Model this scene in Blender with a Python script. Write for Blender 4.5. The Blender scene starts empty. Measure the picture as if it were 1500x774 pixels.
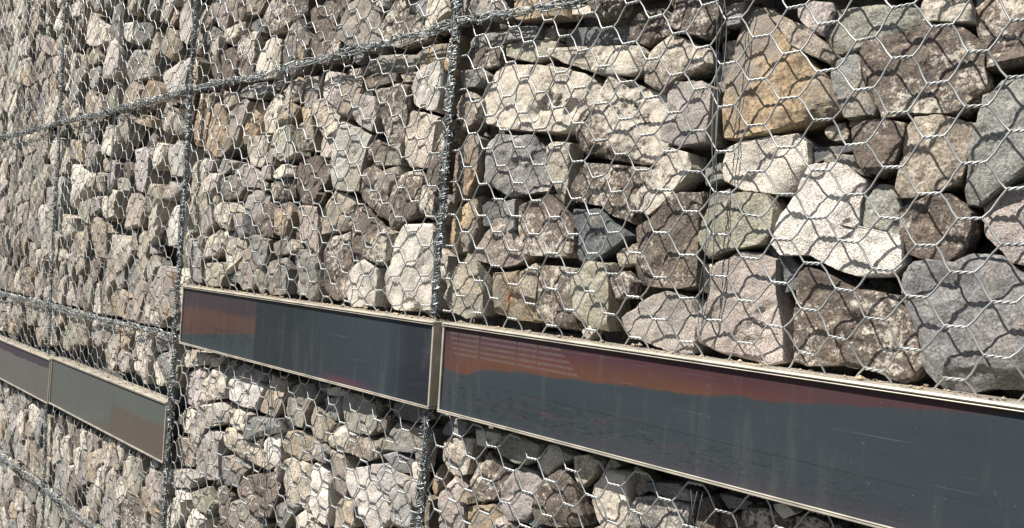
import bpy, math, random
import numpy as np
from mathutils import Vector, Matrix

# ------------------------------------------------------------ camera, light, exposure
S = bpy.context.scene
COL = S.collection
EYE = (1.676, -1.386, 1.599)
cam = bpy.data.cameras.new('camera'); cam_o = bpy.data.objects.new('camera', cam); COL.objects.link(cam_o)
R_ = (0.69924115, 0.71209765, 0.06307732); U_ = (-0.04276312, -0.04641196, 0.99800664); F_ = (-0.71360573, 0.70054469, 0.00200164)
cam_o.matrix_world = Matrix(((R_[0], U_[0], -F_[0], EYE[0]), (R_[1], U_[1], -F_[1], EYE[1]), (R_[2], U_[2], -F_[2], EYE[2]), (0, 0, 0, 1)))
cam.sensor_width = 36; cam.lens = 1230.08/1500*36; cam.clip_start = .02; cam.clip_end = 2000
S.camera = cam_o
SUN_EL, SUN_AZ = math.radians(51), math.radians(28)     # azimuth away from the wall's normal, towards the left end
to_sun = Vector((-math.sin(SUN_AZ)*math.cos(SUN_EL), -math.cos(SUN_AZ)*math.cos(SUN_EL), math.sin(SUN_EL)))
W = bpy.data.worlds.new('World'); S.world = W; W.use_nodes = True
wn = W.node_tree.nodes; wl = W.node_tree.links; wn.clear()
sky = wn.new('ShaderNodeTexSky'); sky.sky_type = 'NISHITA'; sky.sun_disc = False; sky.sun_elevation = SUN_EL
sky.sun_rotation = math.atan2(to_sun.x, to_sun.y)
bg = wn.new('ShaderNodeBackground'); bg.inputs[1].default_value = .05
wo = wn.new('ShaderNodeOutputWorld'); wl.new(sky.outputs[0], bg.inputs[0]); wl.new(bg.outputs[0], wo.inputs[0])
sun = bpy.data.lights.new('sun', 'SUN'); sun.energy = 5; sun.angle = math.radians(.5); sun.color = (1, .95, .865)
sun_o = bpy.data.objects.new('sun', sun); COL.objects.link(sun_o); sun_o.location = (-3, -6, 8)
sun_o.rotation_euler = to_sun.to_track_quat('Z', 'Y').to_euler()
S.view_settings.view_transform = 'Standard'; S.view_settings.look = 'None'
S.view_settings.exposure = .95; S.view_settings.gamma = 1
S.render.engine = 'CYCLES'; S.cycles.max_bounces = 5; S.cycles.diffuse_bounces = 2; S.cycles.glossy_bounces = 3

rng = np.random.default_rng(11)
SEAM2 = ((3.6, -3.29), (2.87, -3.275), (2.21, -3.22), (1.3, -3.195), (.98, -3.155), (.69, -3.14), (.085, -3.085), (-1, -3.04))
def seam_dx(i, z):
    """how far vertical seam i has leaned from its nominal place at height z"""
    z = np.asarray(z, float)
    if i == 2: return np.interp(z, [p[0] for p in SEAM2[::-1]], [p[1] for p in SEAM2[::-1]])+3.2
    if i == 4: return (z-1.6)*.02-.002
    return np.full_like(z, .008) if i == 3 else np.zeros_like(z)
RX = [-6.4, -4.8, -3.2, -1.6, 0.0, 1.6, 3.2]            # vertical seams of the wall
ZA, ZB, ZC = 2.21, 1.24, .29                            # horizontal seams

def ground_z(x): return .08*(max(-14, min(14, x)) - 1.68)

# ------------------------------------------------------------ noise in numpy
def _h(i, j, k, s):
    n = (i*374761393 + j*668265263 + k*2147483647 + s*974634777) & 0xffffffff
    n = ((n ^ (n >> 13))*1274126177) & 0xffffffff
    return ((n ^ (n >> 16)) & 0xffff)/32767.5 - 1
def vnoise(P, s=0):
    F = np.floor(P).astype(np.int64); f = P - F; u = f*f*(3-2*f); r = 0
    for a in (0, 1):
        for b in (0, 1):
            for c in (0, 1):
                w = (u[:, 0] if a else 1-u[:, 0])*(u[:, 1] if b else 1-u[:, 1])*(u[:, 2] if c else 1-u[:, 2])
                r = r + w*_h(F[:, 0]+a, F[:, 1]+b, F[:, 2]+c, s)
    return r
def fbm(P, s=0, o=4, g=.5):
    r = 0; a = 1
    for i in range(o):
        r = r + a*vnoise(P*(2.03**i) + 17.3*i, s+i); a *= g
    return r

# ------------------------------------------------------------ materials
def mat(name, rough=.9, metal=0.):
    m = bpy.data.materials.new(name); m.use_nodes = True
    b = m.node_tree.nodes['Principled BSDF']; b.inputs['Roughness'].default_value = rough; b.inputs['Metallic'].default_value = metal
    return m, m.node_tree.nodes, m.node_tree.links, b
def N(nd, t, **kw):
    n = nd.new(t)
    for k, v in kw.items():
        if k.startswith('i_'):
            key = k[2:]; n.inputs[int(key) if key.isdigit() else key].default_value = v
        else: setattr(n, k, v)
    return n
def ramp(nd, stops):
    r = nd.new('ShaderNodeValToRGB'); e = r.color_ramp.elements
    e[0].position, e[0].color = stops[0][0], (*stops[0][1], 1); e[1].position, e[1].color = stops[-1][0], (*stops[-1][1], 1)
    for p, c in stops[1:-1]: x = e.new(p); x.color = (*c, 1)
    return r
def g3(v): return (v, v, v)

def stone_material(name, kind):
    m, nd, lk, b = mat(name, .88)
    tc = N(nd, 'ShaderNodeTexCoord'); oi = N(nd, 'ShaderNodeObjectInfo')
    mu = N(nd, 'ShaderNodeMath', operation='MULTIPLY', i_1=97.); lk.new(oi.outputs['Random'], mu.inputs[0])
    ad = N(nd, 'ShaderNodeVectorMath', operation='ADD'); lk.new(tc.outputs['Object'], ad.inputs[0]); lk.new(mu.outputs[0], ad.inputs[1])
    V = ad.outputs[0]
    def noise(sc, de=6, ro=.6, dist=0., vec=None):
        n = N(nd, 'ShaderNodeTexNoise', i_Scale=sc, i_Detail=de, i_Roughness=ro, i_Distortion=dist); lk.new(vec or V, n.inputs['Vector']); return n.outputs[0]
    def mix(f, a, bb, mode='MIX', fac=None):
        x = N(nd, 'ShaderNodeMix', data_type='RGBA', blend_type=mode)
        if f is not None: lk.new(f, x.inputs[0])
        else: x.inputs[0].default_value = fac
        for s, i in ((a, 6), (bb, 7)):
            if isinstance(s, tuple): x.inputs[i].default_value = (*s, 1)
            else: lk.new(s, x.inputs[i])
        return x.outputs[2]
    base = oi.outputs['Color']
    # broad tone drift
    r1 = ramp(nd, [(.3, g3(.62)), (.5, g3(1)), (.72, g3(1.3))]); lk.new(noise(9, 4), r1.inputs[0])
    c = mix(None, base, r1.outputs[0], 'MULTIPLY', 1.)
    # tint drift towards rust and towards grey
    rt = ramp(nd, [(.52, g3(0)), (.68, g3(.55))]); lk.new(noise(6.5, 5, .6, .4), rt.inputs[0])
    tint = {'mottled': (.19, .145, .105), 'granite': (.36, .30, .27), 'rusty': (.32, .19, .09), 'plain': (.30, .24, .17)}[kind]
    c = mix(rt.outputs[0], c, tint)
    # fine grain
    gr = {'granite': 420, 'mottled': 190, 'rusty': 160, 'plain': 240}[kind]
    amt = {'granite': (.42, 1.45), 'mottled': (.52, 1.5), 'rusty': (.56, 1.4), 'plain': (.58, 1.45)}[kind]
    r2 = ramp(nd, [(.36, g3(amt[0])), (.5, g3(1)), (.66, g3(amt[1]))]); lk.new(noise(gr, 2, .7), r2.inputs[0])
    c = mix(None, c, r2.outputs[0], 'MULTIPLY', 1.)
    if kind == 'mottled':       # pale lime crust and dark weathering, in patches
        rc = ramp(nd, [(.50, g3(0)), (.522, g3(.62)), (.59, g3(.95))])
        pch = noise(5, 3); sm = noise(70, 8, .8, .35)
        a = N(nd, 'ShaderNodeMath', operation='MULTIPLY_ADD', i_1=.42, i_2=.0); lk.new(pch, a.inputs[0])
        a2 = N(nd, 'ShaderNodeMath', operation='MULTIPLY_ADD', i_1=.64); lk.new(sm, a2.inputs[0]); lk.new(a.outputs[0], a2.inputs[2]); a3 = N(nd, 'ShaderNodeMath', operation='MULTIPLY_ADD', i_1=.15); lk.new(oi.outputs['Alpha'], a3.inputs[0]); lk.new(a2.outputs[0], a3.inputs[2]); a4 = N(nd, 'ShaderNodeMath', operation='SUBTRACT', i_1=.118); lk.new(a3.outputs[0], a4.inputs[0]); lk.new(a4.outputs[0], rc.inputs[0])
        c = mix(rc.outputs[0], c, (.54, .49, .415))
    if kind == 'rusty':
        mp = N(nd, 'ShaderNodeMapping'); mp.inputs['Scale'].default_value = (16, 16, 4.5); mp.inputs['Rotation'].default_value = (0, .3, 0); lk.new(V, mp.inputs[0])
        rs = ramp(nd, [(.5, g3(0)), (.64, g3(.6))]); lk.new(noise(1, 5, .6, .5, mp.outputs[0]), rs.inputs[0])
        c = mix(rs.outputs[0], c, (.21, .20, .185))
        rg2 = ramp(nd, [(.50, g3(0)), (.58, g3(.75))]); lk.new(noise(5.5, 7, .65, .5), rg2.inputs[0])
        c = mix(rg2.outputs[0], c, (.17, .158, .15))
        rr = ramp(nd, [(.6, g3(0)), (.72, g3(.8))]); lk.new(noise(2.2, 6, .65, .8, mp.outputs[0]), rr.inputs[0])
        c = mix(rr.outputs[0], c, (.34, .12, .045))
    if kind in ('plain', 'granite'):
        rv = ramp(nd, [(.56, g3(0)), (.70, g3(.5 if kind == 'plain' else .25))]); lk.new(noise(34, 6, .7, .3), rv.inputs[0])
        c = mix(rv.outputs[0], c, (.47, .44, .38))
    # dark iron / lichen freckles and hairline cracks
    rf = ramp(nd, [(.66, g3(0)), (.74, g3(.6))]); lk.new(noise(75, 5, .7), rf.inputs[0])
    c = mix(rf.outputs[0], c, (.06, .052, .045))
    vo = N(nd, 'ShaderNodeTexVoronoi', feature='DISTANCE_TO_EDGE', i_Scale=7.)
    wv = N(nd, 'ShaderNodeTexNoise', i_Scale=9., i_Detail=5.); lk.new(V, wv.inputs['Vector'])
    wm = N(nd, 'ShaderNodeVectorMath', operation='MULTIPLY_ADD'); lk.new(wv.outputs['Color'], wm.inputs[0]); wm.inputs[1].default_value = (.25, .25, .25); lk.new(V, wm.inputs[2]); lk.new(wm.outputs[0], vo.inputs['Vector'])
    rk = ramp(nd, [(.0, g3(.35)), (.012, g3(1))]); lk.new(vo.outputs['Distance'], rk.inputs[0])
    nk = noise(4, 2); rk2 = ramp(nd, [(.5, g3(0)), (.6, g3(.8))]); lk.new(nk, rk2.inputs[0])
    kk = mix(rk2.outputs[0], g3(1.), rk.outputs[0]); c = mix(None, c, kk, 'MULTIPLY', 1.)
    lk.new(c, b.inputs['Base Color'])
    # relief
    bu1 = N(nd, 'ShaderNodeBump', i_Strength=.85, i_Distance=.007); lk.new(noise(55, 8, .68), bu1.inputs['Height'])
    bu2 = N(nd, 'ShaderNodeBump', i_Strength=.75, i_Distance=.0018); lk.new(noise(260, 4, .7), bu2.inputs['Height']); lk.new(bu1.outputs[0], bu2.inputs['Normal'])
    bu3 = N(nd, 'ShaderNodeBump', i_Strength=.5, i_Distance=.004); lk.new(kk, bu3.inputs['Height']); lk.new(bu2.outputs[0], bu3.inputs['Normal'])
    lk.new(bu3.outputs[0], b.inputs['Normal'])
    return m
M = {k: stone_material('stone_'+k, k) for k in ('mottled', 'granite', 'rusty', 'plain')}

def wire_material(name, c1, c2, rough, metal, sc=18.):
    m, nd, lk, b = mat(name, rough, metal)
    tc = N(nd, 'ShaderNodeTexCoord'); n = N(nd, 'ShaderNodeTexNoise', i_Scale=sc, i_Detail=5.); lk.new(tc.outputs['Object'], n.inputs['Vector'])
    r = ramp(nd, [(.35, c1), (.62 if sc < 50 else .66, c2)]); lk.new(n.outputs[0], r.inputs[0]); lk.new(r.outputs[0], b.inputs['Base Color'])
    return m
M['wire'] = wire_material('galvanised_wire', (.26, .27, .27), (.42, .432, .43), .46, .7)
M['lace'] = wire_material('dull_lacing_wire', (.05, .056, .055), (.24, .26, .255), .5, .5)
M['seam'] = wire_material('glint_flecked_wire', (.07, .08, .08), (.46, .49, .49), .45, .6, 60.)  # bundle's shadow and bright glints put into the wire colour as flecks
M['rail'] = wire_material('bronze_rail', (.31, .285, .24), (.46, .42, .35), .45, .3)

def backing_material():
    m, nd, lk, b = mat('dark_backing', 1)
    tc = N(nd, 'ShaderNodeTexCoord'); n = N(nd, 'ShaderNodeTexNoise', i_Scale=30., i_Detail=6.); lk.new(tc.outputs['Object'], n.inputs['Vector'])
    r = ramp(nd, [(.3, (.05, .045, .04)), (.7, (.13, .12, .10))]); lk.new(n.outputs[0], r.inputs[0]); lk.new(r.outputs[0], b.inputs['Base Color'])
    return m
M['backing'] = backing_material()
def ground_material():
    m, nd, lk, b = mat('worn_asphalt', .9)
    tc = N(nd, 'ShaderNodeTexCoord'); n = N(nd, 'ShaderNodeTexNoise', i_Scale=3., i_Detail=10., i_Roughness=.7); lk.new(tc.outputs['Object'], n.inputs['Vector'])
    r = ramp(nd, [(.3, (.05, .049, .047)), (.7, (.085, .082, .078))]); lk.new(n.outputs[0], r.inputs[0]); lk.new(r.outputs[0], b.inputs['Base Color'])
    bu = N(nd, 'ShaderNodeBump', i_Strength=.3, i_Distance=.005); lk.new(n.outputs[0], bu.inputs['Height']); lk.new(bu.outputs[0], b.inputs['Normal'])
    return m
M['ground'] = ground_material()

def panel_material(idx, L, H):
    """Printed sheet: object x runs from the left edge (0..L), object z from the bottom (0..H)."""
    m, nd, lk, b = mat('printed_sheet_%s' % 'abcd'[idx], .45)
    b.inputs['Specular IOR Level'].default_value = .2
    tc = N(nd, 'ShaderNodeTexCoord'); sp = N(nd, 'ShaderNodeSeparateXYZ'); lk.new(tc.outputs['Object'], sp.inputs[0])
    X, Z = sp.outputs[0], sp.outputs[2]
    def math_(op, a, bb=None, c=None, clamp=False):
        n = N(nd, 'ShaderNodeMath', operation=op); n.use_clamp = clamp
        for i, v in enumerate((a, bb, c)):
            if v is None: continue
            if isinstance(v, (int, float)): n.inputs[i].default_value = v
            else: lk.new(v, n.inputs[i])
        return n.outputs[0]
    def noise(sc, de=5, ro=.6, sx=1, sz=1):
        mp = N(nd, 'ShaderNodeMapping'); mp.inputs['Scale'].default_value = (sx, 1, sz); lk.new(tc.outputs['Object'], mp.inputs[0])
        n = N(nd, 'ShaderNodeTexNoise', i_Scale=sc, i_Detail=de, i_Roughness=ro); lk.new(mp.outputs[0], n.inputs['Vector']); return n.outputs[0]
    def mix(f, a, bb, mode='MIX'):
        x = N(nd, 'ShaderNodeMix', data_type='RGBA', blend_type=mode)
        if isinstance(f, (int, float)): x.inputs[0].default_value = f
        else: lk.new(f, x.inputs[0])
        for s, i in ((a, 6), (bb, 7)):
            if isinstance(s, tuple): x.inputs[i].default_value = (*s, 1)
            else: lk.new(s, x.inputs[i])
        return x.outputs[2]
    def above(v, edge, soft=.002):            # 1 where v > edge
        return math_('MULTIPLY_ADD', math_('SUBTRACT', v, edge), 1/soft, .5, True)
    V = math_('SUBTRACT', H, Z)               # distance below the top
    rag = math_('MULTIPLY', math_('SUBTRACT', noise(9, 7, .62), .5), .03)
    slate = mix(noise(2.2, 7, .65, 1, 3.5), (.010, .017, .022), (.026, .037, .045))
    if idx == 0:
        curve = N(nd, 'ShaderNodeFloatCurve'); cu = curve.mapping.curves[0]
        pts = [(0, .47), (.03, .53), (.1, .45), (.28, .365), (.45, .30), (.62, .19), (.7, .13), (.82, .05), (.9, 0), (1, 0)]
        cu.points[0].location = pts[0]; cu.points[1].location = pts[-1]
        for p in pts[1:-1]: cu.points.new(*p)
        curve.mapping.update(); lk.new(math_('DIVIDE', X, L), curve.inputs['Value'])
        lim = math_('MULTIPLY_ADD', curve.outputs[0], H, rag)
        inb = math_('MULTIPLY', math_('SUBTRACT', 1., above(V, lim, .006)), .92)
        pz = math_('MULTIPLY_ADD', noise(4, 4), .03, math_('MULTIPLY_ADD', X, -.008, .017))
        left = math_('MULTIPLY_ADD', math_('SUBTRACT', .10, X), 9., 0., True)
        farr = math_('MULTIPLY_ADD', math_('SUBTRACT', X, .75), 3., 0., True)
        f = math_('MULTIPLY_ADD', math_('SUBTRACT', V, pz), 26., 0., True)
        f = math_('MULTIPLY', f, math_('SUBTRACT', 1., math_('MULTIPLY', left, .8)))
        f = math_('MULTIPLY', f, math_('SUBTRACT', 1., farr))
        warm = mix(f, (.046, .011, .020), (.095, .031, .012))
        warm = mix(math_('MULTIPLY', above(noise(9, 8, .7, .5, 2), .5, .35), .5), warm, (.045, .020, .016))
        c = mix(inb, slate, warm)
        # ragged bottom seam: a fine dark line, blotches under it, faint violet rim
        line_z = math_('MULTIPLY_ADD', X, -.016, .092)
        d = math_('ABSOLUTE', math_('SUBTRACT', Z, line_z))
        ln = math_('MULTIPLY', math_('SUBTRACT', 1., above(d, .0009, .0008)), math_('MULTIPLY', above(X, .22, .2), math_('SUBTRACT', 1., above(X, 1.15, .3))))
        c = mix(math_('MULTIPLY', ln, .85), c, (.008, .009, .010))
        blz = math_('MULTIPLY', above(Z, .016, .02), math_('SUBTRACT', 1., above(Z, math_('ADD', line_z, -.004), .03)))
        bl = math_('MULTIPLY', math_('MULTIPLY', above(noise(38, 10, .8, 1, 5), .535, .04), above(noise(4, 6, .7, 1, 2), .47, .12)), blz)
        c = mix(math_('MULTIPLY', bl, .85), c, (.008, .010, .012))
        rb = math_('MULTIPLY', math_('MULTIPLY', above(noise(16, 10, .8, 1, 4), .57, .1), blz), math_('SUBTRACT', 1., above(X, .75, .3)))
        c = mix(math_('MULTIPLY', rb, .4), c, (.075, .034, .036))
        vi = math_('MULTIPLY', math_('SUBTRACT', 1., above(Z, .03, .035)), above(X, .5, .6))
        c = mix(math_('MULTIPLY', vi, .3), c, (.050, .028, .042))
        # the paragraph of tiny print, too small to read
        line = math_('FRACT', math_('DIVIDE', math_('SUBTRACT', V, .021), .0122))
        rows = math_('MULTIPLY', math_('SUBTRACT', 1., above(line, .46, .12)), math_('MULTIPLY', above(V, .021, .001), math_('SUBTRACT', 1., above(V, .081, .001))))
        words_ = above(noise(55, 1, .5, 1, 0.001), .36, .03)
        letters = above(noise(420, 2, .6, 1, .6), .47, .06)
        lx0 = math_('MULTIPLY_ADD', V, .35, .018); lx1 = math_('MULTIPLY_ADD', V, 1.1, .37)
        tx = math_('MULTIPLY', math_('MULTIPLY', rows, words_), math_('MULTIPLY', letters, math_('MULTIPLY', above(X, lx0, .004), math_('SUBTRACT', 1., above(X, lx1, .004)))))
        c = mix(math_('MULTIPLY', tx, .7), c, (.10, .082, .08))
    elif idx == 1:
        xe = math_('MULTIPLY_ADD', rag, .15, .58)
        lim = math_('MULTIPLY_ADD', X, -.10, math_('ADD', .185, rag))
        inb = math_('MULTIPLY', math_('SUBTRACT', 1., above(V, lim, .006)), math_('SUBTRACT', 1., above(X, xe, .006)))
        f = above(V, math_('MULTIPLY_ADD', noise(5, 4, .6, .3, 3), .04, .055), .02)
        warm = mix(f, (.026, .012, .018), (.075, .027, .014))
        warm = mix(math_('MULTIPLY', noise(26, 5, .6, .4, 3), .5), warm, (.025, .014, .014))
        dk = mix(above(X, 1.0, .5), (.007, .011, .014), (.016, .025, .034)); dk = mix(above(X, 1.36, .1), dk, (.006, .009, .015)); dk = mix(math_('SUBTRACT', 1., above(X, xe, .004)), dk, (.018, .026, .032))
        c = mix(math_('MULTIPLY', inb, .8), dk, warm)
        bl = math_('MULTIPLY', above(noise(20, 8, .75, 1, 5), .55, .05), math_('MULTIPLY', above(Z, .03, .03), math_('SUBTRACT', 1., above(Z, .10, .06))))
        c = mix(math_('MULTIPLY', bl, .75), c, (.012, .014, .018))
        vi = math_('MULTIPLY', math_('SUBTRACT', 1., above(Z, .026, .010)), math_('MULTIPLY', above(X, 1.02, .04), math_('SUBTRACT', 1., above(X, 1.22, .12))))
        c = mix(math_('MULTIPLY', vi, .8), c, (.055, .016, .034))
    elif idx == 2:
        c = mix(noise(3, 6, .6, 1, 3), (0.0529, 0.0581, 0.0529), (0.0769, 0.0820, 0.0752))
        tri = math_('MULTIPLY', above(X, .86, .012), above(V, math_('MULTIPLY_ADD', rag, .8, .105), .006))
        c = mix(math_('MULTIPLY', tri, .75), c, (0.0713, 0.0510, 0.0405))
        tri2 = math_('MULTIPLY', above(V, math_('MULTIPLY_ADD', X, -.16, .33), .05), math_('SUBTRACT', 1., tri))
        c = mix(math_('MULTIPLY', tri2, .6), c, (0.0713, 0.0510, 0.0435))
    else:
        c = mix(noise(4, 6, .6, 1, 3), (0.0672, 0.0613, 0.0588), (0.0924, 0.0857, 0.0806))
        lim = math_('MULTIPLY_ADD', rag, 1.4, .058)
        c = mix(math_('SUBTRACT', 1., above(V, lim, .003)), c, (.030, .022, .032))  # ragged shade below the top edge, painted into the sheet colour
    dust = math_('MULTIPLY', above(noise(160, 3, .7), .70, .04), .35)
    c = mix(dust, c, (.25, .24, .22))
    dk_ = math_('MULTIPLY', math_('MULTIPLY', above(noise(60, 8, .8, .35, 6), .60, .03), above(noise(3.5, 5), .5, .12)), .55)
    c = mix(dk_, c, (.010, .011, .013))
    stn = math_('MULTIPLY', above(noise(24, 6, .7, 1, .12), .60, .12), .16)
    c = mix(stn, c, (.10, .095, .085))
    scr = math_('MULTIPLY', above(noise(50, 3, .6, .06, 5), .70, .03), .18)
    c = mix(scr, c, (.25, .26, .26))
    hz = math_('MULTIPLY', above(noise(1.6, 5, .6, 1, 2), .42, .3), .15)  # soft pale sheen mixed into the sheet colour in broad patches
    c = mix(hz, c, (.06, .064, .066))
    lk.new(c, b.inputs['Base Color'])
    ro = N(nd, 'ShaderNodeMapRange', i_3=.42, i_4=.62); lk.new(noise(14, 6), ro.inputs[0]); lk.new(ro.outputs[0], b.inputs['Roughness'])
    bu = N(nd, 'ShaderNodeBump', i_Strength=.25, i_Distance=.0006); lk.new(noise(6, 6, .6), bu.inputs['Height']); lk.new(bu.outputs[0], b.inputs['Normal'])
    return m

# ------------------------------------------------------------ object helpers
def mesh_obj(name, V, Fq, m, parent=None, loc=(0, 0, 0), smooth=True):
    me = bpy.data.meshes.new(name); V = np.asarray(V, np.float32); 
    Fq = [np.asarray(f, np.int32) for f in (Fq if isinstance(Fq, list) else [Fq])]
    nl = sum(f.size for f in Fq); nf = sum(len(f) for f in Fq)
    me.vertices.add(len(V)); me.vertices.foreach_set('co', V.ravel())
    me.loops.add(nl); me.loops.foreach_set('vertex_index', np.concatenate([f.ravel() for f in Fq]))
    tot = np.concatenate([np.full(len(f), f.shape[1], np.int32) for f in Fq]); st = np.concatenate([[0], np.cumsum(tot)[:-1]]).astype(np.int32)
    me.polygons.add(nf); me.polygons.foreach_set('loop_start', st)
    me.polygons.foreach_set('use_smooth', np.full(nf, smooth)); me.update(calc_edges=True)
    me.materials.append(m)
    o = bpy.data.objects.new(name, me); COL.objects.link(o); o.location = loc
    if parent: o.parent = parent
    return o
def empty(name, label, cat, loc, group=None):
    o = bpy.data.objects.new(name, None); COL.objects.link(o); o.location = loc; o['label'] = label; o['category'] = cat
    o.empty_display_size = .2
    if group: o['group'] = group
    return o
def box(x0, x1, y0, y1, z0, z1):
    V = [(x, y, z) for x in (x0, x1) for y in (y0, y1) for z in (z0, z1)]
    F = [(0, 1, 3, 2), (4, 6, 7, 5), (0, 4, 5, 1), (2, 3, 7, 6), (0, 2, 6, 4), (1, 5, 7, 3)]
    return V, F
def tubes(P, r, sides=5):
    """P (n,k,3): n tubes of k points each."""
    P = np.asarray(P, float); n, k, _ = P.shape
    T = np.empty_like(P); T[:, 1:-1] = P[:, 2:]-P[:, :-2]; T[:, 0] = P[:, 1]-P[:, 0]; T[:, -1] = P[:, -1]-P[:, -2]
    T /= np.linalg.norm(T, axis=2, keepdims=True)+1e-12
    ref = np.array([.31, 1., .17]); A = np.cross(T, ref); A /= np.linalg.norm(A, axis=2, keepdims=True)+1e-9; B = np.cross(T, A)
    an = np.arange(sides)*2*math.pi/sides
    V = P[:, :, None]+r*(np.cos(an)[:, None]*A[:, :, None]+np.sin(an)[:, None]*B[:, :, None])
    V = V.reshape(-1, 3)
    i = np.arange(n)[:, None, None]*k*sides+np.arange(k-1)[None, :, None]*sides
    j = np.arange(sides)[None, None]; j2 = (j+1) % sides
    F = np.stack([i+j, i+j2, i+sides+j2, i+sides+j], -1).reshape(-1, 4)
    return V, F
def tri(F): return np.concatenate([F[0][:, [0, 1, 2]], F[0][:, [0, 2, 3]], F[1]])
class Acc:
    def __init__(s): s.V = []; s.F = []; s.n = 0
    def add(s, V, F): s.V.append(np.asarray(V)); s.F.append(np.asarray(F)+s.n); s.n += len(V)
    def tube(s, P, r, sides=5): s.add(*tubes(np.asarray(P)[None] if np.ndim(P) == 2 else P, r, sides))
    def obj(s, name, m, parent=None, loc=(0, 0, 0)): 
        return mesh_obj(name, np.concatenate(s.V)-np.array(loc), np.concatenate(s.F), m, parent, (0, 0, 0) if parent else loc)

# ------------------------------------------------------------ stones
GRID = {2: (18, 6), 3: (32, 10), 4: (54, 21), 5: (88, 38)}       # sectors round the outline, rings from the middle of the face to the back
TOPO = {}
for _l, (_n, _m) in GRID.items():
    _i = np.arange(_m-1)[:, None]*_n+1; _j = np.arange(_n)[None]; _k = (_j+1) % _n
    TOPO[_l] = [np.stack([_i+_j, _i+_k, _i+_n+_k, _i+_n+_j], -1).reshape(-1, 4),
                np.concatenate([np.stack([np.zeros(_n, int), 1+_k[0], 1+_j[0]], 1), np.stack([np.full(_n, 1+_n*_m), 1+(_m-1)*_n+_j[0], 1+(_m-1)*_n+_k[0]], 1)])]
def sectors(poly, n):
    """n directions round the outline that hit every corner exactly"""
    a = np.sort(np.arctan2(poly[:, 1], poly[:, 0]) % (2*math.pi)); a = a[np.concatenate([[True], np.diff(a) > .05])]
    if len(a) < 3: return np.arange(n)*2*math.pi/n
    gaps = np.diff(np.concatenate([a, [a[0]+2*math.pi]])); cnt = np.maximum(1, np.floor(gaps/gaps.sum()*n).astype(int))
    while cnt.sum() > n: cnt[np.argmax(cnt)] -= 1
    while cnt.sum() < n: cnt[np.argmax(gaps/cnt)] += 1
    return np.concatenate([a[k]+gaps[k]*np.arange(c)/c for k, c in enumerate(cnt)])

def outline_radius(poly, th):
    """Distance from the centre (origin) to the polygon in each of nang directions (rounded a little)."""
    P = np.asarray(poly, float); Q = np.roll(P, -1, 0); D = np.stack([np.cos(th), np.sin(th)], 1)
    E = Q-P; den = D[:, None, 0]*E[None, :, 1]-D[:, None, 1]*E[None, :, 0]; den = np.where(abs(den) < 1e-12, 1e-12, den)
    t = (P[None, :, 0]*E[None, :, 1]-P[None, :, 1]*E[None, :, 0])/den
    u = (P[None, :, 0]*D[:, None, 1]-P[None, :, 1]*D[:, None, 0])/den
    ok = (t > 0) & (u >= -1e-6) & (u <= 1+1e-6)
    r = np.where(ok, t, -1).max(1); bad = r < 0; r[bad] = r[~bad].mean() if (~bad).any() else .03
    return r

def centroid(P):
    P = np.asarray(P, float); Q = np.roll(P, -1, 0); c = P[:, 0]*Q[:, 1]-Q[:, 0]*P[:, 1]; a = c.sum()/2
    return (P+Q).T@c/(6*a), abs(a)

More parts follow.
